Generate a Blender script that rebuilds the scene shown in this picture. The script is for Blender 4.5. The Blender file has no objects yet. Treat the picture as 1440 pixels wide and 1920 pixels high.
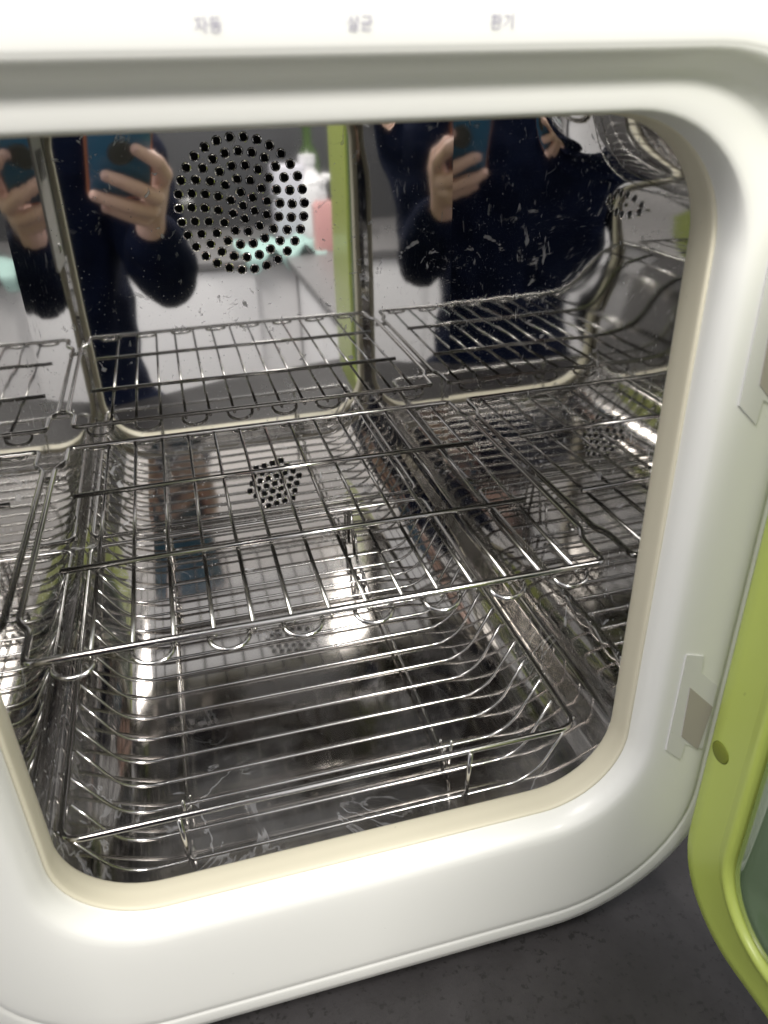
import bpy, bmesh, math, random
from mathutils import Vector, Matrix, geometry
random.seed(7)
scene = bpy.context.scene
C = scene.collection

# ---------------------------------------------------------------- camera
CAM = Vector((-.0539, -.2581, .3069))
RT = Vector((.9648, -.2619, -.0225)); UPV = Vector((.1468, .4658, .8727)); FW = Vector((.2181, .8453, -.4878))
cd = bpy.data.cameras.new('camera'); cam = bpy.data.objects.new('camera', cd); C.objects.link(cam)
cd.sensor_fit = 'VERTICAL'; cd.sensor_height = 36; cd.lens = 27.497
cd.clip_start = .004; cd.clip_end = 60
M3 = Matrix((RT, UPV, -FW)).transposed()
cam.matrix_world = Matrix.Translation(CAM) @ M3.to_4x4()
cd.dof.use_dof = True; cd.dof.focus_distance = .52; cd.dof.aperture_fstop = 14
scene.camera = cam

# ---------------------------------------------------------------- light
w = bpy.data.worlds.new('World'); scene.world = w; w.use_nodes = True
bg = w.node_tree.nodes['Background']
bg.inputs[0].default_value = (.96, .97, 1, 1); bg.inputs[1].default_value = .85
def area(name, loc, target, size, power, col):
    ld = bpy.data.lights.new(name, 'AREA'); ld.shape = 'RECTANGLE'; ld.size = size[0]; ld.size_y = size[1]
    ld.energy = power; ld.color = col
    o = bpy.data.objects.new(name, ld); C.objects.link(o); o.location = loc
    o.rotation_euler = (Vector(target) - Vector(loc)).to_track_quat('-Z', 'Y').to_euler()
    return o
area('overhead_light', (.55, -1.45, 1.36), (.1, -.2, 0), (.42, .28), 36, (1, .96, .91))
area('overhead_light', (-.55, -.55, 1.38), (-.2, -1.3, -.2), (.6, .6), 21, (1, .96, .92))  # added fill light aimed at the far cupboards, not a known lamp
scene.view_settings.view_transform = 'Standard'; scene.view_settings.look = 'None'
scene.view_settings.exposure = .05; scene.view_settings.gamma = 1
scene.render.engine = 'CYCLES'
cy = scene.cycles
cy.max_bounces = 16; cy.glossy_bounces = 12; cy.diffuse_bounces = 4; cy.transmission_bounces = 6
cy.use_denoising = True; cy.blur_glossy = .6; cy.sample_clamp_indirect = 6
try: cy.denoiser = 'OPENIMAGEDENOISE'
except Exception: pass

# ---------------------------------------------------------------- helpers
def link_mesh(name, bm, mat, parent=None, smooth=True):
    me = bpy.data.meshes.new(name); bm.to_mesh(me); bm.free()
    if smooth:
        for p in me.polygons: p.use_smooth = True
    o = bpy.data.objects.new(name, me); C.objects.link(o)
    if mat: me.materials.append(mat)
    o.parent = parent
    return o
def empty(name, loc=(0, 0, 0)):
    o = bpy.data.objects.new(name, None); C.objects.link(o); o.location = loc; o.empty_display_size = .02
    return o
def tag(o, label=None, cat=None, group=None, kind=None):
    if label: o['label'] = label
    if cat: o['category'] = cat
    if group: o['group'] = group
    if kind: o['kind'] = kind
    return o
def sharp(o, ang=35):
    me = o.data
    try: me.set_sharp_from_angle(angle=math.radians(ang))
    except Exception: pass
    return o
def add_box(bm, x0, x1, y0, y1, z0, z1):
    v = [bm.verts.new(p) for p in ((x0,y0,z0),(x1,y0,z0),(x1,y1,z0),(x0,y1,z0),(x0,y0,z1),(x1,y0,z1),(x1,y1,z1),(x0,y1,z1))]
    fs = [bm.faces.new([v[i] for i in q]) for q in ((3,2,1,0),(4,5,6,7),(0,1,5,4),(1,2,6,5),(2,3,7,6),(3,0,4,7))]
    return v
def bevel_box(x0, x1, y0, y1, z0, z1, r=.003, seg=3):
    bm = bmesh.new(); add_box(bm, x0, x1, y0, y1, z0, z1)
    bmesh.ops.bevel(bm, geom=bm.edges[:], offset=r, segments=seg, profile=.5, affect='EDGES')
    return bm
def fillet(pts, r, closed=False, n=5):
    pts = [Vector(p) for p in pts]; out = []; N = len(pts)
    for i, p in enumerate(pts):
        if not closed and i in (0, N - 1): out.append(p); continue
        a = pts[i - 1]; b = pts[(i + 1) % N]
        d1 = a - p; d2 = b - p; l = min(r, d1.length * .48, d2.length * .48)
        q1 = p + d1.normalized() * l; q2 = p + d2.normalized() * l
        for k in range(n + 1):
            t = k / n
            out.append(q1 * (1 - t) ** 2 + p * 2 * t * (1 - t) + q2 * t * t)
    return out
def add_tube(bm, pts, r, closed=False, sides=8, cap=True):
    pts = [Vector(p) for p in pts]; q = [pts[0]]
    for p in pts[1:]:
        if (p - q[-1]).length > 1e-6: q.append(p)
    if closed and (q[0] - q[-1]).length < 1e-6: q.pop()
    pts = q; N = len(pts); rings = []
    def tan(i):
        if closed: return (pts[(i + 1) % N] - pts[i - 1]).normalized()
        return (pts[min(i + 1, N - 1)] - pts[max(i - 1, 0)]).normalized()
    t0 = tan(0); nrm = t0.orthogonal().normalized()
    rs = r if isinstance(r, (list, tuple)) else [r] * N
    for i in range(N):
        t = tan(i); nrm = (nrm - t * nrm.dot(t)).normalized(); b = t.cross(nrm)
        rings.append([bm.verts.new(pts[i] + (nrm * math.cos(a) + b * math.sin(a)) * rs[i]) for a in [2 * math.pi * k / sides for k in range(sides)]])
    for i in range(N - (0 if closed else 1)):
        A = rings[i]; B = rings[(i + 1) % N]
        off = 0
        if closed and i == N - 1:
            off = min(range(sides), key=lambda s: (A[0].co - B[s].co).length)
        for k in range(sides):
            bm.faces.new((A[k], A[(k + 1) % sides], B[(k + 1 + off) % sides], B[(k + off) % sides]))
    if cap and not closed:
        bm.faces.new(rings[0][::-1]); bm.faces.new(rings[-1])
def tube(name, pts, r, mat, parent, closed=False, sides=8):
    bm = bmesh.new(); add_tube(bm, pts, r, closed, sides)
    return link_mesh(name, bm, mat, parent)
def rrect(x0, x1, z0, z1, r, n=14, sub=10, rt=None):
    """rounded rectangle, counter-clockwise, constant vertex count"""
    rt = r if rt is None else rt
    out = []
    cs = [(x1 - r, z0 + r, -90, r), (x1 - rt, z1 - rt, 0, rt), (x0 + rt, z1 - rt, 90, rt), (x0 + r, z0 + r, 180, r)]
    arcs = []
    for cx, cz, a, rr in cs:
        arcs.append([(cx + rr * math.cos(math.radians(a + 90 * k / n)), cz + rr * math.sin(math.radians(a + 90 * k / n))) for k in range(n + 1)])
    for i in range(4):
        out += arcs[i]
        p = arcs[i][-1]; q = arcs[(i + 1) % 4][0]
        for k in range(1, sub): out.append((p[0] + (q[0] - p[0]) * k / sub, p[1] + (q[1] - p[1]) * k / sub))
    return out
def loft(bm, rings, flip=False):
    R = [[bm.verts.new(p) for p in ring] for ring in rings]
    n = len(R[0])
    for a, b in zip(R, R[1:]):
        for k in range(n):
            q = (a[k], a[(k + 1) % n], b[(k + 1) % n], b[k])
            bm.faces.new(q[::-1] if flip else q)
    return R
def sstep(a, b, x):
    t = max(0, min(1, (x - a) / (b - a))); return t * t * (3 - 2 * t)
def lathe(bm, prof, loc=(0, 0, 0), n=32, sx=1, sy=1):
    rings = []
    for r, z in prof:
        rings.append([bm.verts.new((loc[0] + sx * r * math.cos(2 * math.pi * k / n), loc[1] + sy * r * math.sin(2 * math.pi * k / n), loc[2] + z)) for k in range(n)])
    for a, b in zip(rings, rings[1:]):
        for k in range(n): bm.faces.new((a[k], a[(k + 1) % n], b[(k + 1) % n], b[k]))
    bm.faces.new(rings[0][::-1]); bm.faces.new(rings[-1])

# ---------------------------------------------------------------- materials
def newmat(name):
    m = bpy.data.materials.new(name); m.use_nodes = True
    nt = m.node_tree; b = nt.nodes['Principled BSDF']
    return m, nt, b
def N(nt, t, **kw):
    n = nt.nodes.new(t)
    for k, v in kw.items():
        if k in n.inputs: n.inputs[k].default_value = v
        else: setattr(n, k, v)
    return n
def coords(nt, scale=(1, 1, 1)):
    tc = N(nt, 'ShaderNodeTexCoord'); mp = N(nt, 'ShaderNodeMapping'); mp.inputs['Scale'].default_value = scale
    nt.links.new(tc.outputs['Object'], mp.inputs['Vector']); return mp.outputs['Vector']
def ramp(nt, src, p0, p1, c0=(0, 0, 0, 1), c1=(1, 1, 1, 1)):
    r = N(nt, 'ShaderNodeValToRGB'); r.color_ramp.elements[0].position = p0; r.color_ramp.elements[1].position = p1
    r.color_ramp.elements[0].color = c0; r.color_ramp.elements[1].color = c1
    nt.links.new(src, r.inputs[0]); return r.outputs[0]
def noise(nt, vec, scale, detail=3, rough=.5, dist=0):
    n = N(nt, 'ShaderNodeTexNoise'); n.inputs['Scale'].default_value = scale; n.inputs['Detail'].default_value = detail
    n.inputs['Roughness'].default_value = rough; n.inputs['Distortion'].default_value = dist
    nt.links.new(vec, n.inputs['Vector']); return n.outputs['Fac']
def mathn(nt, op, a, b):
    m = N(nt, 'ShaderNodeMath', operation=op)
    for i, v in enumerate((a, b)):
        if hasattr(v, 'links'): nt.links.new(v, m.inputs[i])
        else: m.inputs[i].default_value = v
    return m.outputs[0]
def mixc(nt, fac, a, b):
    m = N(nt, 'ShaderNodeMix', data_type='RGBA')
    for i, v in ((0, fac), (6, a), (7, b)):
        if hasattr(v, 'links'): nt.links.new(v, m.inputs[i])
        else: m.inputs[i].default_value = v
    return m.outputs[2]
def plain(name, col, rough=.5, metal=0, bump=0, bscale=200, var=0, coat=0, sheen=0):
    m, nt, b = newmat(name)
    b.inputs['Base Color'].default_value = (*col, 1); b.inputs['Roughness'].default_value = rough; b.inputs['Metallic'].default_value = metal
    b.inputs['Coat Weight'].default_value = coat; b.inputs['Coat Roughness'].default_value = .08
    v = coords(nt)
    if var:
        f = noise(nt, v, bscale * .2, 4)
        nt.links.new(mixc(nt, f, tuple(c * (1 - var) for c in col) + (1,), tuple(min(1, c * (1 + var)) for c in col) + (1,)), b.inputs['Base Color'])
    if bump:
        bn = N(nt, 'ShaderNodeBump'); bn.inputs['Distance'].default_value = bump; bn.inputs['Strength'].default_value = 1
        nt.links.new(noise(nt, v, bscale, 4), bn.inputs['Height']); nt.links.new(bn.outputs[0], b.inputs['Normal'])
    return m
def steel(name, wave, wscale, stain, col=(.63, .61, .595), rough=.035, cloud=0, stretch=(1, 1, 1), lo=.64):
    """polished sheet: slow waves in the metal, dried water marks on it"""
    m, nt, b = newmat(name)
    b.inputs['Metallic'].default_value = 1
    v = coords(nt); vs = coords(nt, stretch)
    big = noise(nt, v, 16, 2)
    sp = noise(nt, vs, 95, 3, .62, .6)
    fleck = mathn(nt, 'MULTIPLY', ramp(nt, sp, lo, lo + .07), ramp(nt, big, .40, .62))
    fine = mathn(nt, 'MULTIPLY', ramp(nt, noise(nt, vs, 420, 2, .6), .66, .74), ramp(nt, noise(nt, v, 30, 2), .42, .62))
    mask = mathn(nt, 'MULTIPLY', mathn(nt, 'MAXIMUM', fleck, fine), stain)
    if cloud:
        haze = mathn(nt, 'MULTIPLY', ramp(nt, noise(nt, v, 14, 4, .55, .6), .42, .75), .16)
        nn = noise(nt, v, 17, 5, .55, 1.2)
        rim = mathn(nt, 'SUBTRACT', 1.0, ramp(nt, mathn(nt, 'ABSOLUTE', mathn(nt, 'SUBTRACT', nn, .53), 0.0), .004, .016))
        tide = mathn(nt, 'MULTIPLY', rim, ramp(nt, noise(nt, v, 9, 2), .45, .6))
        cl = mathn(nt, 'MULTIPLY', mathn(nt, 'ADD', haze, mathn(nt, 'MULTIPLY', tide, .26)), cloud)
        mask = mathn(nt, 'MAXIMUM', mask, cl)
    b.inputs['Base Color'].default_value = (*col, 1)
    b.inputs['Roughness'].default_value = rough
    if wave:
        bn = N(nt, 'ShaderNodeBump'); bn.inputs['Distance'].default_value = wave; bn.inputs['Strength'].default_value = 1
        nt.links.new(noise(nt, v, wscale, 1, .4), bn.inputs['Height']); nt.links.new(bn.outputs[0], b.inputs['Normal'])
    d = N(nt, 'ShaderNodeBsdfDiffuse'); d.inputs['Color'].default_value = (.78, .79, .82, 1)
    mx = N(nt, 'ShaderNodeMixShader'); out = nt.nodes['Material Output']
    nt.links.new(mask, mx.inputs[0]); nt.links.new(b.outputs[0], mx.inputs[1]); nt.links.new(d.outputs[0], mx.inputs[2])
    nt.links.new(mx.outputs[0], out.inputs['Surface'])
    return m
def plastic(name, col, rough=.28, coat=.3):
    m, nt, b = newmat(name)
    v = coords(nt)
    f = noise(nt, v, 9, 3)
    nt.links.new(mixc(nt, f, tuple(c * .965 for c in col) + (1,), tuple(min(1, c * 1.02) for c in col) + (1,)), b.inputs['Base Color'])
    sm = noise(nt, v, 60, 4)
    dust = mathn(nt, 'MULTIPLY', ramp(nt, noise(nt, v, 330, 2, .5), .76, .80), .35)
    nt.links.new(mixc(nt, dust, b.inputs['Base Color'].links[0].from_socket, tuple(c * .45 for c in col) + (1,)), b.inputs['Base Color'])
    mr = N(nt, 'ShaderNodeMapRange'); mr.inputs[3].default_value = rough * .85; mr.inputs[4].default_value = rough * 1.25
    nt.links.new(sm, mr.inputs[0]); nt.links.new(mr.outputs[0], b.inputs['Roughness'])
    b.inputs['Coat Weight'].default_value = coat; b.inputs['Coat Roughness'].default_value = .12
    bn = N(nt, 'ShaderNodeBump'); bn.inputs['Distance'].default_value = .00006; bn.inputs['Strength'].default_value = 1
    nt.links.new(noise(nt, v, 40, 2), bn.inputs['Height']); nt.links.new(bn.outputs[0], b.inputs['Normal'])
    return m
MAT = dict(
    white=plastic('white_plastic', (.76, .765, .735), .40, .12),
    cream=plastic('aged_silicone', (.62, .585, .46), .5, 0),
    green=plastic('lime_plastic', (.46, .55, .12), .34, .12),
    plate=plastic('grey_white_plastic', (.66, .66, .65), .4, .1),
    hole=plain('hinge_pocket', (.40, .37, .33), .6),
    back=steel('polished_back_sheet', .00008, 14, .95, (.76, .755, .745), lo=.615),
    side=steel('polished_side_sheet', .00026, 17, .6, (.68, .675, .665), .035, stretch=(1, 1, .6)),
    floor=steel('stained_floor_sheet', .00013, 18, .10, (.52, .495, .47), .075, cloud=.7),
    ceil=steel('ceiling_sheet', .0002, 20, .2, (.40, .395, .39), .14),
    wire=plain('wire_steel', (.57, .56, .55), .13, 1, .00002, 600),
    black=plain('dark_void', (.006, .006, .007), .8),
    counter=None,
    ink=plain('print_ink', (.33, .32, .40), .6),
)
def counter_mat():
    m, nt, b = newmat('charcoal_worktop'); v = coords(nt)
    f = noise(nt, v, 24, 6, .62); g = noise(nt, v, 260, 3, .6)
    c = mixc(nt, ramp(nt, f, .35, .68), (.024, .0222, .0228, 1), (.038, .0355, .0368, 1))
    c = mixc(nt, ramp(nt, g, .58, .66), c, (.018, .017, .0168, 1))
    nt.links.new(c, b.inputs['Base Color']); b.inputs['Roughness'].default_value = .55; b.inputs['Specular IOR Level'].default_value = .3
    bn = N(nt, 'ShaderNodeBump'); bn.inputs['Distance'].default_value = .0003; bn.inputs['Strength'].default_value = .5
    nt.links.new(g, bn.inputs['Height']); nt.links.new(bn.outputs[0], b.inputs['Normal'])
    return m
MAT['counter'] = counter_mat()
def glass_mat():
    m, nt, b = newmat('green_tinted_window')
    b.inputs['Base Color'].default_value = (.20, .30, .17, 1); b.inputs['Roughness'].default_value = .06
    b.inputs['Transmission Weight'].default_value = .25; b.inputs['Coat Weight'].default_value = .6
    f = noise(nt, coords(nt), 12, 2)
    nt.links.new(mixc(nt, f, (.09, .15, .075, 1), (.15, .23, .12, 1)), b.inputs['Base Color'])
    return m
MAT['window'] = glass_mat()

# ---------------------------------------------------------------- dimensions (metres)
D = .2716                      # depth of the back sheet behind the opening
ZF = -.0345                    # cavity floor
ZC = -.118                    # worktop
ZT = .315                      # cavity ceiling
OX0, OX1, OZ0, OZ1, OR = -.140, .130, -.022, .2945, .042
def wall_r(y, z):              # right side sheet, bowed a little
    f = 1 - y / D
    return .1358 + .0030 * f - (.055 * max(0, z - .20) * sstep(.20, .25, z) + 12 * max(0, z - .260) ** 2) * sstep(.42, .80, f)
def wall_l(y, z):
    f = 1 - y / D
    return -.1450 - .0015 * f

# ---------------------------------------------------------------- setting
def prism(pts, z0, z1, bev=.003):
    bm = bmesh.new(); a = [bm.verts.new((x, y, z0)) for x, y in pts]; b = [bm.verts.new((x, y, z1)) for x, y in pts]
    bm.faces.new(a[::-1]); bm.faces.new(b); n = len(pts)
    for k in range(n): bm.faces.new((a[k], a[(k + 1) % n], b[(k + 1) % n], b[k]))
    bmesh.ops.bevel(bm, geom=bm.edges[:], offset=bev, segments=2, profile=.5, affect='EDGES')
    return bm
ct = link_mesh('worktop', prism([(-1.6, -.345), (-.16, -.365), (.0, -.445), (.24, -.486), (1.15, -.486), (1.15, .75), (-1.6, .75)], ZC - .03, ZC), MAT['counter']); tag(ct, kind='structure')
sharp(ct)

# ================================================================ STERILIZER
ster = empty('sterilizer', (0, 0, ZC))
tag(ster, 'white countertop sterilizer cabinet with its lime green door open, mirror steel inside', 'sterilizer')
ster.matrix_world = Matrix.Translation((0, 0, ZC)); PINV = Matrix.Translation((0, 0, -ZC))
def part(name, bm, mat, parent=ster, smooth=True, ang=None):
    o = link_mesh(name, bm, mat, parent, smooth)
    if parent is ster: o.matrix_parent_inverse = PINV
    if ang: sharp(o, ang)
    return o

# front frame: lofted rounded rectangles
FY = -.0240                    # front face
EX0, EX1, EZ0, EZ1 = -.180, .170, -.0940, .3125
def ring_e(e): return rrect(OX0 - e - .0005, OX1 + e, OZ0 - e, OZ1 + e * .18, OR + e)
def ring_t(t):
    e = .008; f = lambda a, b: a + (b - a) * t
    return rrect(f(OX0 - e - .0005, EX0), f(OX1 + e, EX1), f(OZ0 - e, EZ0), f(OZ1 + e * .18, EZ1), f(OR + e, .075), rt=f(OR + e, .066))
def topshift(t, z): return -.0125 * sstep(.50, 1.0, t) * sstep(.235, .305, z)
bm = bmesh.new(); rings = []
for e, y in ((.0015, -.0112), (.0018, -.0135), (.0024, -.0162), (.0034, -.0188), (.0048, -.0210), (.0064, -.0226)):
    rings.append([(x, y, z) for x, z in ring_e(e)])
for t, y in ((0, -.0235), (.06, -.0240), (.14, -.0243), (.25, -.0245), (.4, -.0246), (.55, -.0246), (.7, -.0246), (.82, -.0245), (.92, -.0244), (.975, -.0241), (1.0, -.0234)):
    rings.append([(x, (y if t < .5 else y + (-.0246 - y) * sstep(.235, .305, z)) + topshift(t, z), z) for x, z in ring_t(t)])
loft(bm, rings, flip=True)
part('front_frame', bm, MAT['white'])
# housing: the flange round the frame, the control panel above it and the body behind
def ring_o(e, top, r):
    return rrect(EX0 - e, EX1 + e, EZ0 - e, top, r, rt=r - .009)
bm = bmesh.new(); rings = []
spec = [(0, .3125, .075, -.0234, -.0137), (.0006, .3130, .0755, -.0231, -.0143), (.0014, .3140, .0763, -.0236, -.0140), (.003, .3165, .078, -.0238, -.0141), (.009, .330, .084, -.0232, -.0152), (.0135, .347, .0885, -.0224, -.0160), (.0150, .358, .090, -.020, -.016), (.0156, .362, .0905, -.016, -.014), (.0158, .363, .091, -.01, -.01), (.0158, .363, .091, .10, 0), (.0158, .363, .091, .300, 0), (.013, .360, .088, .306, 0)]
for e, top, r, y, sh in spec:
    rings.append([(x, y + sh * sstep(.235, .305, z), z) for x, z in ring_o(e, top, r)])
R = loft(bm, rings, flip=True)
bm.faces.new(R[-1])
part('housing', bm, MAT['white'])
# feet
for fx in (-.13, .12):
    for fy in (.0, .26):
        bm = bmesh.new(); lathe(bm, [(.012, ZC), (.014, ZC + .001), (.014, ZC + .012)], (fx, fy, 0), 20)
        part('foot', bm, MAT['black'])
# gasket: cream lip that lines the opening
bm = bmesh.new(); rings = []
for off, y in ((.0046, -.0003), (.0044, .0006), (.0036, .0010), (.0026, .0006), (.0018, .0010), (.0010, .0010), (.0001, .0004), (-.0003, -.0006), (-.0002, -.0052), (-.0001, -.0088), (.0, -.0118), (.0004, -.0129), (.0012, -.0133), (.0020, -.0128), (.0022, -.0110)):
    rings.append([(x, y, z) for x, z in rrect(OX0 - off, OX1 + off, OZ0 - off, OZ1 + off, OR + off)])
loft(bm, rings, flip=True)
part('gasket', bm, MAT['cream'])

# ---- cavity sheets
def floor_z(x):
    c = -.0043; a = abs(x - c)
    return ZF + .0465 * (1 - math.sqrt(max(0, 1 - (max(0, min(.0512, a - .088)) / .0515) ** 2)))
def smooth_floor(x):
    return sum(floor_z(x + d) for d in (-.002, 0, .002)) / 3
bm = bmesh.new()
xs = [-.1500 + i * (.1430 + .1500) / 120 for i in range(121)]
ys = [-.002 + i * (D + .002) / 6 for i in range(7)]
G = [[bm.verts.new((x, y, smooth_floor(x))) for x in xs] for y in ys]
for a, b in zip(G, G[1:]):
    for k in range(len(xs) - 1): bm.faces.new((a[k], a[k + 1], b[k + 1], b[k]))
part('cavity_floor', bm, MAT['floor'])
def side_wall(fn, flip, slots=()):
    bm = bmesh.new(); ny, nz = 48, 60
    z0, z1 = -.034, ZT
    G = [[bm.verts.new((fn(y, z), y, z)) for z in [z0 + (z1 - z0) * k / nz for k in range(nz + 1)]] for y in [-.002 + (D + .002) * i / ny for i in range(ny + 1)]]
    for a, b in zip(G, G[1:]):
        for k in range(nz):
            q = (a[k], b[k], b[k + 1], a[k + 1]); bm.faces.new(q if flip else q[::-1])
    return bm
part('right_wall', side_wall(wall_r, False), MAT['side'])
part('left_wall', side_wall(wall_l, True), MAT['side'])
bm = bmesh.new()
v = [bm.verts.new(p) for p in ((-.15, -.001, ZT), (.142, -.001, ZT), (.142, D, ZT), (-.15, D, ZT))]; bm.faces.new(v[::-1])
ceil_o = part('cavity_ceiling', bm, MAT['ceil'])
# inner front flange between opening and sheets
bm = bmesh.new()
loft(bm, [[(x, -.0004, z) for x, z in rrect(OX0 - .003, OX1 + .003, OZ0 - .003, OZ1 + .003, OR + .003)], [(x, -.0004, z) for x, z in rrect(-.150, .142, -.04, ZT + .004, .012)]])
part('inner_flange', bm, MAT['side'])

# ---- perforated back sheet
def perforated(holes, x0, x1, z0, z1, y, thick, n=18):
    pts = []; edges = []
    def loop(ps):
        s = len(pts); pts.extend(Vector(p) for p in ps); m = len(ps)
        edges.extend((s + i, s + (i + 1) % m) for i in range(m))
    bnd = []
    K = 12
    for a, b in (((x0, z0), (x1, z0)), ((x1, z0), (x1, z1)), ((x1, z1), (x0, z1)), ((x0, z1), (x0, z0))):
        bnd += [(a[0] + (b[0] - a[0]) * k / K, a[1] + (b[1] - a[1]) * k / K) for k in range(K)]
    loop(bnd)
    for hx, hz, hr in holes:
        loop([(hx + hr * math.cos(2 * math.pi * k / n), hz + hr * math.sin(2 * math.pi * k / n)) for k in range(n)])
    vo, eo, fo, _, _, _ = geometry.delaunay_2d_cdt(pts, edges, [], 0, 1e-7)
    bm = bmesh.new(); vs = [bm.verts.new((p.x, y, p.y)) for p in vo]
    for f in fo:
        cx = sum(vo[i].x for i in f) / len(f); cz = sum(vo[i].y for i in f) / len(f)
        if any((cx - hx) ** 2 + (cz - hz) ** 2 < (hr * .98) ** 2 for hx, hz, hr in holes): continue
        if not (x0 - 1e-6 < cx < x1 + 1e-6 and z0 - 1e-6 < cz < z1 + 1e-6): continue
        bm.faces.new([vs[i] for i in f])
    # raised burr and rim wall at each hole
    for hx, hz, hr in holes:
        def rg(r, yy): return [bm.verts.new((hx + r * math.cos(2 * math.pi * k / n), yy, hz + r * math.sin(2 * math.pi * k / n))) for k in range(n)]
        A = rg(hr * 1.34, y - .00003); B = rg(hr * 1.12, y - .00017); Cc = rg(hr * .97, y - .00004); Dd = rg(hr * .95, y + thick)
        for P, Q in ((A, B), (B, Cc), (Cc, Dd)):
            for k in range(n): bm.faces.new((P[k], P[(k + 1) % n], Q[(k + 1) % n], Q[k]))
    bmesh.ops.recalc_face_normals(bm, faces=bm.faces[:])
    return bm
holes = [(-.004, .237, .00235)]
for k in range(1, 6):
    for i in range(6 * k):
        a = 2 * math.pi * (i + .5 * (k % 2)) / (6 * k) + .06 * k
        holes.append((-.004 + .00785 * k * math.cos(a), .237 + .00785 * k * math.sin(a), .00235))
rot = math.radians(11)
for i in range(-3, 4):
    for j in range(-3, 4):
        if abs(i + j) > 3: continue
        u = .0064 * (i + j * .5); vv = .0064 * j * .866
        holes.append((-.0017 + u * math.cos(rot) - vv * math.sin(rot), .0400 + u * math.sin(rot) + vv * math.cos(rot), .00205))
bw = part('back_wall', perforated(holes, -.1450, .1358, -.036, ZT, D, .0012), MAT['back'], smooth=False)
bm = bmesh.new(); add_box(bm, -.06, .05, D + .004, D + .03, .18, .295)
part('fan_housing', bm, MAT['black'], smooth=False)
bm = bmesh.new(); add_box(bm, -.035, .03, D + .004, D + .03, .01, .07)
part('intake_housing', bm, MAT['black'], smooth=False)
# satin vent panel near the front of the left wall, with four slots and a rivet
bm = bmesh.new(); P0, P1, Q0, Q1 = .004, .075, .165, .276
ring = [(p, q) for p, q in rrect(P0, P1, Q0, Q1, .010, 6, 3)]
a_ = [bm.verts.new((wall_l(y, z) + .0010, y, z)) for y, z in ring]; b_ = [bm.verts.new((wall_l(y, z) - .0004, y, z)) for y, z in ring]
bm.faces.new(a_)
for k in range(len(ring)): bm.faces.new((a_[k], a_[(k + 1) % len(ring)], b_[(k + 1) % len(ring)], b_[k]))
bmesh.ops.recalc_face_normals(bm, faces=bm.faces[:])
vp = part('vent_panel', bm, plain('satin_steel', (.50, .49, .48), .42, .6, 0, 30, .1), smooth=False)
for k in range(4):
    y = .022 + .0125 * k; bm = bmesh.new()
    pts = [(y + a, b) for a, b in rrect(-.0035, .0035, .236, .260, .0034, 6, 2)]
    vs = [bm.verts.new((wall_l(p[0], p[1]) + .0013, p[0], p[1])) for p in pts]; bm.faces.new(vs)
    o = part('vent_slot', bm, MAT['black'], smooth=False)
bm = bmesh.new(); lathe(bm, [(.0045, 0), (.0042, .001), (.003, .0018), (.001, .0021)], n=20)
bmesh.ops.transform(bm, matrix=Matrix.Translation((wall_l(.035, .18) + .001, .035, .18)) @ Matrix.Rotation(math.radians(90), 4, 'Y'), verts=bm.verts)
part('rivet', bm, MAT['wire'])
# ring shaped lamp guard on the cavity ceiling
bm = bmesh.new(); add_tube(bm, [(-.004 + .055 * math.cos(a), .14 + .055 * math.sin(a), ZT - .004) for a in [2 * math.pi * k / 48 for k in range(48)]], .003, True, 8)
add_tube(bm, [(-.004 + .03 * math.cos(a), .14 + .03 * math.sin(a), ZT - .004) for a in [2 * math.pi * k / 36 for k in range(36)]], .002, True, 8)
part('ceiling_guard', bm, MAT['wire'])

# rack rests on the side sheets: small bent steel clips
for fn, s in ((wall_l, 1), (wall_r, -1)):
    for y in (.066, .213):
        x = fn(y, .09); bm = bmesh.new()
        add_tube(bm, fillet([(x - s * .0006, y - .003, .0932), (x + s * .0062, y - .003, .0932), (x + s * .0062, y + .003, .0932), (x - s * .0006, y + .003, .0932)], .002), .0009)
        part('rack_clip', bm, MAT['wire'])

# hinge plates on the right of the frame
def poly_plate(name, pts, y, d, mat):
    bm = bmesh.new(); a = [bm.verts.new((x, y, z)) for x, z in pts]; b = [bm.verts.new((x, y + d, z)) for x, z in pts]
    bm.faces.new(a); n = len(pts)
    for k in range(n): bm.faces.new((a[k], b[k], b[(k + 1) % n], a[(k + 1) % n]))
    bmesh.ops.recalc_face_normals(bm, faces=bm.faces[:])
    return part(name, bm, mat, smooth=False)
yf = FY - .0013
for z0, z1 in ((.186, .2485), (.0065, .0750)):
    poly_plate('hinge_plate', [(.1455, z0 + .009), (.1550, z0), (.1558, z0 + .010), (.1668, z0 + .004), (.1668, z1 - .024), (.1560, z1 - .013), (.1552, z1 - .003), (.1458, z1)], yf, .003, MAT['plate'])
    poly_plate('hinge_pocket', [(.1525, z0 + .0165), (.1638, z0 + .0045), (.1664, z0 + .032), (.1512, z0 + .048)], yf - .0004, .003, MAT['hole'])

# lettering on the control panel
for k, (txt, x) in enumerate((('자동', -.0402), ('살균', -.0034), ('환기', .0342))):
    cu = bpy.data.curves.new('t', 'FONT'); cu.body = txt; cu.size = .0037
    to = bpy.data.objects.new('t', cu); C.objects.link(to)
    bpy.context.view_layer.update()
    me = bpy.data.meshes.new_from_object(to.evaluated_get(bpy.context.evaluated_depsgraph_get()))
    bpy.data.objects.remove(to); bpy.data.curves.remove(cu)
    o = bpy.data.objects.new('lettering', me); C.objects.link(o); me.materials.clear(); me.materials.append(MAT['ink'])
    o.parent = ster; o.matrix_parent_inverse = PINV
    o.location = (x, -.0383, .3168); o.rotation_euler = (math.radians(90), 0, 0)

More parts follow.
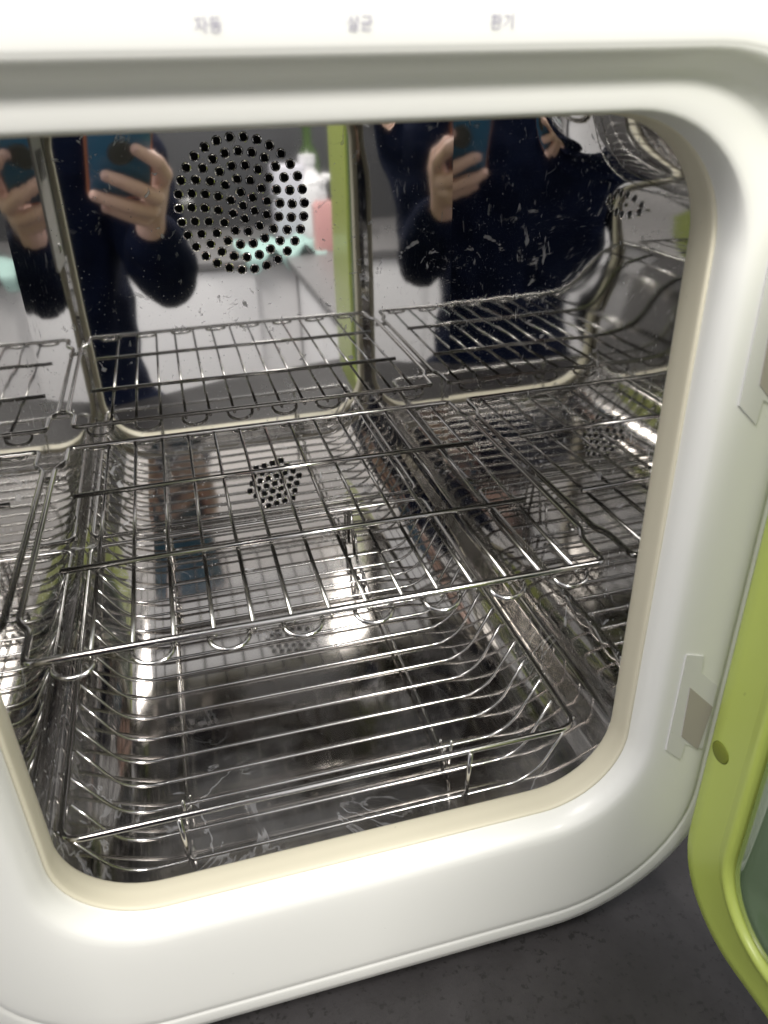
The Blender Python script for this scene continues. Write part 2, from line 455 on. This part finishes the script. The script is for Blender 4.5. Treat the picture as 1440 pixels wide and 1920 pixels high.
# ---- door, swung open on the right
HX, HY = .1640, -.0285
ang = math.radians(-87.2)
DM = Matrix.Translation((HX, HY, 0)) @ Matrix.Rotation(ang, 4, 'Z')   # local x runs away from the hinge, local -y is the inner face
DL, DZ0, DZ1 = .345, -.0935, .312
def dring(e, y): return [(x, y, z) for x, z in rrect(0 + e, DL - e, DZ0 + e, DZ1 - e, .050 - e * .9)]
def wring(e, y): return [(x, y, z) for x, z in rrect(.033 + e, DL - .150 - e, DZ0 + .031 + e, DZ1 - .031 - e, .036 - e)]
def door_part(name, bm, mat, smooth=True):
    bmesh.ops.transform(bm, matrix=DM, verts=bm.verts)
    return part(name, bm, mat, ster, smooth)
bm = bmesh.new()
R = loft(bm, [wring(0, .004), wring(0, -.0008), wring(-.0012, -.0020), wring(-.0030, -.0023), wring(-.0048, -.0015), wring(-.0075, -.0006), wring(-.0085, -.0002), dring(.010, 0), dring(.004, .0006), dring(.0012, .0028), dring(0, .007), dring(0, .016), dring(.003, .022), dring(.010, .0255), dring(.03, .028)], flip=True)
bm.faces.new(R[-1])
door = door_part('door', bm, MAT['green'])
def sub(o):
    o.parent = door; o.matrix_parent_inverse = Matrix.Identity(4); return o
bm = bmesh.new()
R = loft(bm, [wring(.0012, .0042), wring(.0012, .0018), wring(.0022, .0009), wring(.0120, .0006), wring(.0150, .0030), wring(.034, .0032)], flip=True)
bm.faces.new(R[-1])
sub(door_part('window', bm, MAT['window']))
bm = bmesh.new()
loft(bm, [wring(-.0003, .0036), wring(.0016, .0036)], flip=True)
sub(door_part('window_seal', bm, MAT['black']))
bm = bmesh.new()
lathe(bm, [(.0056, 0), (.0049, .0003)], n=28)
bmesh.ops.transform(bm, matrix=Matrix.Translation((.0108, -.0002, .0226)) @ Matrix.Rotation(math.radians(90), 4, 'X'), verts=bm.verts)
sub(door_part('screw_hole', bm, plain('screw_recess', (.17, .20, .02), .6)))

# ================================================================ WIRE RACK
rack = empty('wire_rack', (0, .14, .096)); tag(rack, 'flat stainless wire rack spanning the cabinet above the basket', 'wire rack')
def rpart(name, pts, r, closed=False, parent=rack, sides=8):
    o = tube(name, pts, r, MAT['wire'], parent, closed, sides); o.matrix_parent_inverse = Matrix.Translation(-Vector(parent.location)); return o
RZ = .096; RXL, RXR = -.1372, .1305; RF, RB = .0265, .2530
fr = [(RXL, RF, RZ), (RXR, RF, RZ), (RXR, .050, RZ), (.1345, .0575, RZ), (.1330, .222, RZ), (.1295, .2295, RZ), (.1290, RB, RZ), (RXL + .001, RB, RZ), (RXL + .001, .2295, RZ), (-.1420, .222, RZ), (-.1428, .0575, RZ), (RXL, .050, RZ)]
rpart('frame_wire', fillet(fr, .005, True), .0017, True)
for y in (.0972, .1800):
    rpart('cross_bar', [(-.1280, y, RZ), (.1200, y, RZ)], .0016)
for k in range(14):
    x = -.1110 + .01745 * k
    rpart('rod', [(x, RF - .0004, RZ - .0026), (x, RB + .0004, RZ - .0026)], .00105)
for y, s in ((RF, -1), (RB, 1)):
    for k in range(8):
        x = -.1180 + .0328 * k; w2 = .0088
        pts = []
        for i in range(13):
            a = math.pi * i / 12
            h = .0080 * math.sin(a) ** .8
            pts.append((x - w2 * math.cos(a), y + s * h * .90, RZ - .0022 - h * .44))
        rpart('holder_loop', pts, .00115)

# ================================================================ WIRE BASKET
bas = empty('wire_basket', (-.013, .13, ZF)); tag(bas, 'shallow stainless wire basket with upturned sides on the cabinet floor', 'wire basket')
BX0, BX1, BF, BB, BT, BZ = -.1385, .1128, .0045, .2650, .0125, -.0260
rpart('rim', fillet([(BX0, BF, BT), (BX1, BF, BT), (BX1, BB, BT), (BX0, BB, BT)], .010, True, 6), .0017, True, bas)
nW = 15
for k in range(nW):
    y = .0106 + .0176 * k
    e = .0018 if k % 2 == 0 else -.0022; tz = BT + (.0008 if k % 2 == 0 else -.0026)
    pts = fillet([(BX0 - e, y, tz), (BX0 + .0215, y, BZ), (BX1 - .0190, y, BZ), (BX1 + e, y, tz)], .016, False, 8)
    rpart('wire', pts, .00098, False, bas)
for x in (-.0868, .0545):
    rpart('runner', fillet([(x, .0300, BT - .018), (x, .0330, BZ - .0022), (x, BB - .014, BZ - .0022), (x, BB - .012, BT - .016)], .004), .0010, False, bas)
    for y, s in ((BF, -1), (BB, 1)):
        rpart('upright', [(x, y + s * .0020, BT + .0002), (x + .0005, y - s * .0042, BZ - .0020)], .0013, False, bas)
    for y in (.0455, .234):
        rpart('leg', fillet([(x + .0018, y, BZ - .001), (x + .0014, y, ZF + .0011), (x + .0014, y + .007, ZF + .0011), (x + .0018, y + .007, BZ - .001)], .002), .0009, False, bas)

# ================================================================ SMARTPHONE (the camera sits at its lens)
PM = Matrix.Translation(CAM) @ Matrix((RT, UPV, FW)).transposed().to_4x4()      # local x right, y up, z towards the subject
def pl(a, b, c=0.): return PM @ Vector((a, b, c))
ph = empty('smartphone', pl(-.026, -.152, -.009)); tag(ph, 'blue smartphone with copper edge and round grip, reflected in the back sheet', 'smartphone')
def ppart(name, bm, mat, smooth=True, ang_=40):
    bmesh.ops.transform(bm, matrix=PM, verts=bm.verts)
    o = link_mesh(name, bm, mat, ph, smooth); o.matrix_parent_inverse = Matrix.Translation(-Vector(ph.location)); sharp(o, ang_); return o
def slab(x0, x1, y0, y1, r, zs):
    bm = bmesh.new(); R = loft(bm, [[(x, y, z) for x, y in rrect(x0 + e, x1 - e, y0 + e, y1 - e, max(.001, r - e), 6, 2)] for e, z in zs])
    bm.faces.new(R[0][::-1]); bm.faces.new(R[-1]); return bm
PX0, PX1, PY0, PY1 = -.066, .0145, -.155, .019
blue = plain('blue_phone_back', (.035, .13, .235), .32, 0, 0, 60, .1, .5)
copper = plain('copper_edge', (.45, .16, .07), .35, .4)
ppart('body', slab(PX0, PX1, PY0, PY1, .009, [(.0015, -.0125), (0, -.0112), (0, -.0052), (.0012, -.0044)]), copper)
ppart('back_cover', slab(PX0 + .0022, PX1 - .0022, PY0 + .0022, PY1 - .0022, .008, [(0, -.0046), (0, -.0040), (.0006, -.0037)]), blue)
ppart('screen', slab(PX0 + .002, PX1 - .002, PY0 + .002, PY1 - .002, .008, [(.0005, -.0129), (0, -.0124)]), plain('phone_glass', (.01, .01, .012), .08))
bm = bmesh.new(); lathe(bm, [(.0068, -.0040), (.0068, -.0022), (.0062, -.0018)], n=24); ppart('lens_ring', bm, MAT['black'])
bm = bmesh.new(); lathe(bm, [(.0165, 0), (.0165, .0028), (.0150, .0040), (.0125, .0040), (.0120, .0034)], (-.0255, -.089, -.0039), 32)
ppart('grip_disc', bm, plain('grip_grey', (.055, .055, .05), .5))

# ================================================================ PERSON
per = empty('person', (-.26, -.52, -.98)); tag(per, 'person in a navy top holding up a phone, reflected in the steel sheets', 'person')
def capsule(bm, p0, p1, r0, r1, n=14, m=5, sq=(1, 1, 1)):
    p0 = Vector(p0); p1 = Vector(p1); ax = (p1 - p0); L = ax.length; t = ax / L if L > 1e-9 else Vector((0, 0, 1))
    u = t.orthogonal().normalized(); v = t.cross(u); rings = []
    prof = [(-math.cos(math.pi / 2 * k / m) * r0, math.sin(math.pi / 2 * k / m) * r0) for k in range(1, m + 1)] + [(L + math.sin(math.pi / 2 * k / m) * r1, math.cos(math.pi / 2 * k / m) * r1) for k in range(m)]
    for h, r in prof:
        rings.append([bm.verts.new(p0 + t * h + (u * math.cos(2 * math.pi * k / n) + v * math.sin(2 * math.pi * k / n)) * r) for k in range(n)])
    for a, b in zip(rings, rings[1:]):
        for k in range(n): bm.faces.new((a[k], a[(k + 1) % n], b[(k + 1) % n], b[k]))
    bm.faces.new(rings[0][::-1]); bm.faces.new(rings[-1])
def chain(bm, pts, rs):
    for a, b, r0, r1 in zip(pts, pts[1:], rs, rs[1:]): capsule(bm, a, b, r0, r1)
def body_mesh(name, bm, mat, vox, smooth_it, parent=per):
    o = link_mesh(name, bm, mat, parent); o.matrix_parent_inverse = Matrix.Translation(-Vector(per.location))
    m = o.modifiers.new('remesh', 'REMESH'); m.mode = 'VOXEL'; m.voxel_size = vox; m.use_smooth_shade = True
    s = o.modifiers.new('smooth', 'SMOOTH'); s.factor = .5; s.iterations = smooth_it
    return o
def skin_mat():
    m, nt, b = newmat('skin'); v = coords(nt)
    f = noise(nt, v, 60, 4)
    nt.links.new(mixc(nt, f, (.62, .39, .31, 1), (.74, .50, .41, 1)), b.inputs['Base Color'])
    b.inputs['Roughness'].default_value = .5; b.inputs['Subsurface Weight'].default_value = 0
    bn = N(nt, 'ShaderNodeBump'); bn.inputs['Distance'].default_value = .0008
    nt.links.new(noise(nt, v, 260, 3), bn.inputs['Height']); nt.links.new(bn.outputs[0], b.inputs['Normal'])
    return m
SKIN = skin_mat()
bm = bmesh.new()
WR = pl(.022, -.225, -.032)
fz = .0055
fingers = [
    [(.030, -.150, -.020), (.031, -.122, -.003), (.018, -.098, .0065), (-.009, -.080, .006)],
    [(.026, -.165, -.020), (.018, -.150, .004), (-.006, -.133, .0085), (-.026, -.122, .0085), (-.046, -.114, .006)],
    [(.022, -.180, -.022), (.012, -.171, .002), (-.018, -.157, .0085), (-.040, -.148, .0085), (-.061, -.140, .006)],
    [(.016, -.195, -.024), (.004, -.188, -.004), (-.018, -.176, .001), (-.034, -.168, .001), (-.046, -.163, -.001)],
]
rad = [[.0115, .0105, .0095, .0078], [.0118, .0108, .0098, .0090, .0078], [.0115, .0104, .0094, .0086, .0074], [.0105, .0092, .0082, .0074, .0064]]
for f, r in zip(fingers, rad): chain(bm, [pl(*p) for p in f], r)
# back of the hand, thumb, wrist, forearm
for f, r in zip(fingers, rad):
    capsule(bm, pl(*f[0]), WR, r[0] * 1.12, .017)
capsule(bm, pl(.024, -.185, -.030), WR, .017, .020)
chain(bm, [pl(.026, -.195, -.040), pl(.034, -.160, -.040), pl(.030, -.130, -.030), pl(.018, -.108, -.021)], [.016, .0135, .0115, .0095])
ELB = Vector((-.064, -.470, .048))
chain(bm, [WR, WR.lerp(ELB, .35), WR.lerp(ELB, .8)], [.0200, .0235, .034])
# neck and head
HC = Vector((-.255, -.475, .545))
chain(bm, [(-.26, -.535, .34), (-.257, -.51, .46)], [.062, .056])
chain(bm, [HC + Vector((0, -.012, .035)), HC + Vector((0, .012, -.045)), HC + Vector((0, .030, -.092))], [.082, .070, .042])
chain(bm, [HC + Vector((0, .078, .005)), HC + Vector((0, .098, -.028)), HC + Vector((0, .086, -.034))], [.010, .014, .013])
chain(bm, [HC + Vector((-.02, .072, -.066)), HC + Vector((.02, .072, -.066))], [.008, .008])
for s in (-1, 1):
    chain(bm, [HC + Vector((s * .080, -.01, .015)), HC + Vector((s * .080, -.006, -.025))], [.014, .009])
chain(bm, [ELB, (-.115, -.545, .285), (-.26, -.54, .33), (-.405, -.545, .285), (-.455, -.56, .06), (-.49, -.50, -.27)], [.03, .035, .045, .035, .03, .026])
# left hand hanging at the side
LH = Vector((-.490, -.50, -.36))
chain(bm, [LH + Vector((0, 0, .10)), LH], [.026, .024])
for i in range(4):
    chain(bm, [LH + Vector((.0, .024 - .016 * i, -.01)), LH + Vector((.004, .030 - .019 * i, -.06)), LH + Vector((.014, .030 - .018 * i, -.105 + .008 * abs(i - 1)))], [.014, .0095, .007])
chain(bm, [LH + Vector((.008, .02, .01)), LH + Vector((.018, .045, -.03)), LH + Vector((.022, .048, -.06))], [.013, .0105, .008])
body_mesh('body', bm, SKIN, .0024, 3)
# nails
nail = plain('nail', (.62, .40, .34), .3)
for f in fingers:
    a = Vector(f[-2]); b = Vector(f[-1]); d = (b - a).normalized()
    bm = bmesh.new(); c = b + d * .0015 + Vector((0, 0, .0068))
    xd = d; yd = Vector((0, 0, 1)).cross(d).normalized(); zd = xd.cross(yd)
    lathe(bm, [(.0046, -.0012), (.0042, .0002), (.003, .0006)], n=14, sx=1.25)
    bmesh.ops.transform(bm, matrix=PM @ Matrix.Translation(c) @ Matrix((xd, yd, zd)).transposed().to_4x4(), verts=bm.verts)
    o = link_mesh('fingernail', bm, nail, per); o.matrix_parent_inverse = Matrix.Translation(-Vector(per.location))
for s in (-1, 1):
    bm = bmesh.new(); bmesh.ops.create_uvsphere(bm, u_segments=14, v_segments=10, radius=.012); bmesh.ops.translate(bm, vec=HC + Vector((s * .032, .068, .008)), verts=bm.verts)
    o = link_mesh('eye', bm, plain('eye', (.05, .03, .02), .2), per); o.matrix_parent_inverse = Matrix.Translation(-Vector(per.location))
# clothes
def cloth_mat(name, c0, c1):
    m, nt, b = newmat(name); v = coords(nt)
    nt.links.new(mixc(nt, noise(nt, v, 14, 5, .6), (*c0, 1), (*c1, 1)), b.inputs['Base Color']); b.inputs['Roughness'].default_value = .95; b.inputs['Specular IOR Level'].default_value = .12
    bn = N(nt, 'ShaderNodeBump'); bn.inputs['Distance'].default_value = .006
    nt.links.new(noise(nt, v, 22, 4, .55), bn.inputs['Height']); nt.links.new(bn.outputs[0], b.inputs['Normal'])
    return m
NAVY = cloth_mat('navy_cloth', (.0025, .0045, .015), (.005, .009, .028))
bm = bmesh.new()
SH = Vector((-.115, -.545, .285)); SL = Vector((-.405, -.545, .285))
for x in (-.31, -.26, -.21):
    chain(bm, [(x, -.55, .33), (x, -.545, .20), (x, -.545, .02), (x, -.55, -.16), (x, -.55, -.30)], [.075, .105, .085, .098, .100])
chain(bm, [(-.26, -.55, .34), SH], [.07, .068]); chain(bm, [(-.26, -.55, .34), SL], [.07, .068])
chain(bm, [SH, SH.lerp(ELB, .5), ELB, ELB.lerp(WR, .30), ELB.lerp(WR, .72)], [.064, .056, .046, .048, .040])
chain(bm, [SL, (-.455, -.56, .06), (-.49, -.52, -.16), LH + Vector((0, 0, .07))], [.066, .056, .046, .036])
sw = body_mesh('sweater', bm, NAVY, .005, 4)
tx = bpy.data.textures.new('folds', 'CLOUDS'); tx.noise_scale = .075; tx.noise_depth = 1
dm = sw.modifiers.new('folds', 'DISPLACE'); dm.texture = tx; dm.strength = .030; dm.mid_level = .5; dm.texture_coords = 'LOCAL'
bm = bmesh.new()
for s in (-1, 1):
    x = -.26 + s * .085
    chain(bm, [(x, -.55, -.24), (x, -.54, -.40), (x + s * .01, -.54, -.62), (x + s * .01, -.55, -.93)], [.105, .095, .072, .058])
body_mesh('trousers', bm, NAVY, .008, 6)
for s in (-1, 1):
    bm = bmesh.new(); x = -.26 + s * .095
    chain(bm, [(x, -.58, -.945), (x, -.47, -.950), (x, -.40, -.957)], [.036, .038, .026])
    body_mesh('slipper', bm, plain('slipper_grey', (.2, .2, .21), .8), .006, 3)
bm = bmesh.new()
chain(bm, [HC + Vector((0, -.03, .055)), HC + Vector((0, -.045, -.02)), HC + Vector((0, -.06, -.10))], [.084, .080, .055])
chain(bm, [HC + Vector((-.05, .02, .075)), HC + Vector((.05, .02, .075))], [.045, .045])
for s in (-1, 1): chain(bm, [HC + Vector((s * .065, -.01, .03)), HC + Vector((s * .068, -.02, -.10))], [.035, .03])
body_mesh('hair', bm, plain('black_hair', (.012, .010, .009), .45, 0, .004, 90), .006, 3)

# ================================================================ KITCHEN SEEN IN THE REFLECTION
fl = link_mesh('kitchen_floor', bevel_box(-2.2, 1.4, -2.1, .8, -1.03, -.985, .002), plain('floor_vinyl', (.34, .31, .28), .4, 0, 0, 30, .08)); tag(fl, kind='structure')
wl = link_mesh('kitchen_wall', bevel_box(-2.2, 1.4, -2.02, -1.95, -.984, 1.42, .002), plain('wall_paint', (.72, .71, .70), .6, 0, 0, 10, .03)); tag(wl, kind='structure')
sb = link_mesh('splashback', bevel_box(-2.1, 1.3, -1.949, -1.941, ZC + .001, .42, .001), plain('dark_splashback', (.075, .075, .078), .35, 0, 0, 10, .06)); tag(sb, kind='structure')
WHITE = plain('cabinet_white', (.86, .85, .85), .35, 0, 0, 10, .02)
def cupboard(name, label, x0, x1, y0, y1, z0, z1, doors, axis):
    e = empty(name, ((x0 + x1) / 2, (y0 + y1) / 2, z0)); tag(e, label, 'cupboard')
    inv = Matrix.Translation(-Vector(e.location))
    def p(nm, bm, mat):
        o = link_mesh(nm, bm, mat, e); o.matrix_parent_inverse = inv; sharp(o); return o
    p('carcass', bevel_box(x0, x1, y0, y1, z0, z1, .002), WHITE)
    for a, b in doors:
        if axis == 'x': p('cupboard_door', bevel_box(a + .0015, b - .0015, y1 + .001, y1 + .019, z0 + .09, z1 - .006, .002), WHITE)
        else: p('cupboard_door', bevel_box(x0 - .019, x0 - .001, a + .0015, b - .0015, z0 + .09, z1 - .006, .002), WHITE)
    return e
cupboard('cupboard_row', 'white cupboards under the worktop behind the person, seen only in the reflection', -1.9, .285, -1.93, -1.43, -.984, ZC - .024, [(-1.36 + .51 * k, -1.36 + .51 * (k + 1)) for k in range(3)], 'x')
cupboard('cupboard_row', 'white cupboards along the right beyond the green door, seen only in the reflection', .290, .87, -1.93, -.50, -.984, ZC - .024, [(-1.30 + .29 * k, -1.30 + .29 * (k + 1)) for k in range(3)], 'y')
GREYTOP = plain('grey_worktop', (.17, .165, .165), .4, 0, 0, 60, .1)
w2 = link_mesh('worktop', bevel_box(-1.9, .254, -1.939, -1.395, ZC - .022, ZC, .003), GREYTOP); tag(w2, kind='structure'); sharp(w2)
w3 = link_mesh('worktop', bevel_box(.255, .88, -1.939, -.488, ZC - .022, ZC, .003), GREYTOP); tag(w3, kind='structure'); sharp(w3)
def thing(name, label, cat, bm, mat, ang_=40):
    o = link_mesh(name, bm, mat); tag(o, label, cat); sharp(o, ang_); return o
POTS = plain('pot_steel', (.75, .74, .73), .22, 1)
# cooking pot
pot = empty('cooking_pot', (-.085, -1.66, ZC)); tag(pot, 'steel cooking pot on the far worktop behind the person', 'pot')
def sp(nm, bm, mat, e):
    o = link_mesh(nm, bm, mat, e); sharp(o); return o
bm = bmesh.new(); lathe(bm, [(.085, 0), (.09, .004), (.09, .15), (.094, .152), (.094, .156), (.086, .156), (.086, .01), (.001, .009)], n=40); sp('pot_body', bm, POTS, pot)
for s in (-1, 1):
    bm = bmesh.new(); add_tube(bm, fillet([(s * .088, -.03, .12), (s * .125, -.03, .12), (s * .125, .03, .12), (s * .088, .03, .12)], .015), .005); sp('pot_handle', bm, MAT['wire'], pot)
# white jug with a handle
jug = empty('detergent_jug', (.375, -1.66, ZC)); tag(jug, 'white plastic jug with a loop handle beside the green bottle', 'jug')
bm = bmesh.new(); lathe(bm, [(.045, 0), (.05, .005), (.05, .13), (.045, .16), (.022, .185), (.020, .20), (.024, .202), (.024, .225), (.001, .227)], n=28); sp('jug_body', bm, WHITE, jug)
bm = bmesh.new(); add_tube(bm, fillet([(.04, 0, .165), (.085, 0, .16), (.085, 0, .085), (.045, 0, .08)], .022), .010); sp('jug_handle', bm, WHITE, jug)
pink = empty('pump_bottle', (.372, -1.44, ZC)); tag(pink, 'pink pump bottle standing at the worktop corner', 'bottle')
bm = bmesh.new(); R = loft(bm, [[(x, y, z) for x, y in rrect(-.028, .028, -.02, .02, .010, 5, 2)] for z in (0, .12)] + [[(x, y, .132) for x, y in rrect(-.018, .018, -.015, .015, .008, 5, 2)]]); bm.faces.new(R[0][::-1]); bm.faces.new(R[-1]); sp('bottle_body', bm, plain('pink_plastic', (.68, .36, .34), .35), pink)
bm = bmesh.new(); lathe(bm, [(.013, .131), (.013, .15), (.006, .152), (.006, .17), (.014, .171), (.014, .18)], n=18); add_tube(bm, [(0, 0, .175), (-.035, .0, .172)], .005); sp('pump', bm, WHITE, pink)
bm = bmesh.new(); lathe(bm, [(.034, 0), (.036, .004), (.036, .19), (.030, .215), (.013, .245), (.0125, .31), (.015, .312), (.015, .325)], (.405, -1.80, ZC), 24)
thing('glass_bottle', 'tall dark green bottle against the grey wall', 'bottle', bm, plain('green_glass', (.05, .09, .02), .1))
bm = bevel_box(.27, .36, -1.72, -1.62, ZC, ZC + .20, .004)
thing('carton', 'pale grey carton on the far worktop beside the jug', 'carton', bm, plain('carton', (.62, .61, .66), .6, 0, 0, 40, .05))
# teal cloth crumpled over the inner corner of the worktop
bm = bmesh.new(); n1, n2 = 40, 30; G = []
for i in range(n1 + 1):
    row = []
    for j in range(n2 + 1):
        x = .14 + .22 * i / n1 + .01 * math.sin(j * .5); y = -1.60 + .215 * j / n2 + .012 * math.sin(i * .35)
        z = ZC + .004 + .012 * (1 + math.sin(x * 75 + y * 38)) * (1 + math.sin(y * 62 - x * 21)) * .5
        over = max(0, y + 1.393)
        if over: z -= over * 2.2; y = -1.393 + .003
        row.append(bm.verts.new((x, y, z)))
    G.append(row)
for a, b in zip(G, G[1:]):
    for k in range(n2): bm.faces.new((a[k], a[k + 1], b[k + 1], b[k]))
thing('cloth', 'pale teal cloth crumpled on the far worktop corner', 'cloth', bm, plain('teal_cloth', (.36, .52, .48), .85, 0, .001, 300), 80)
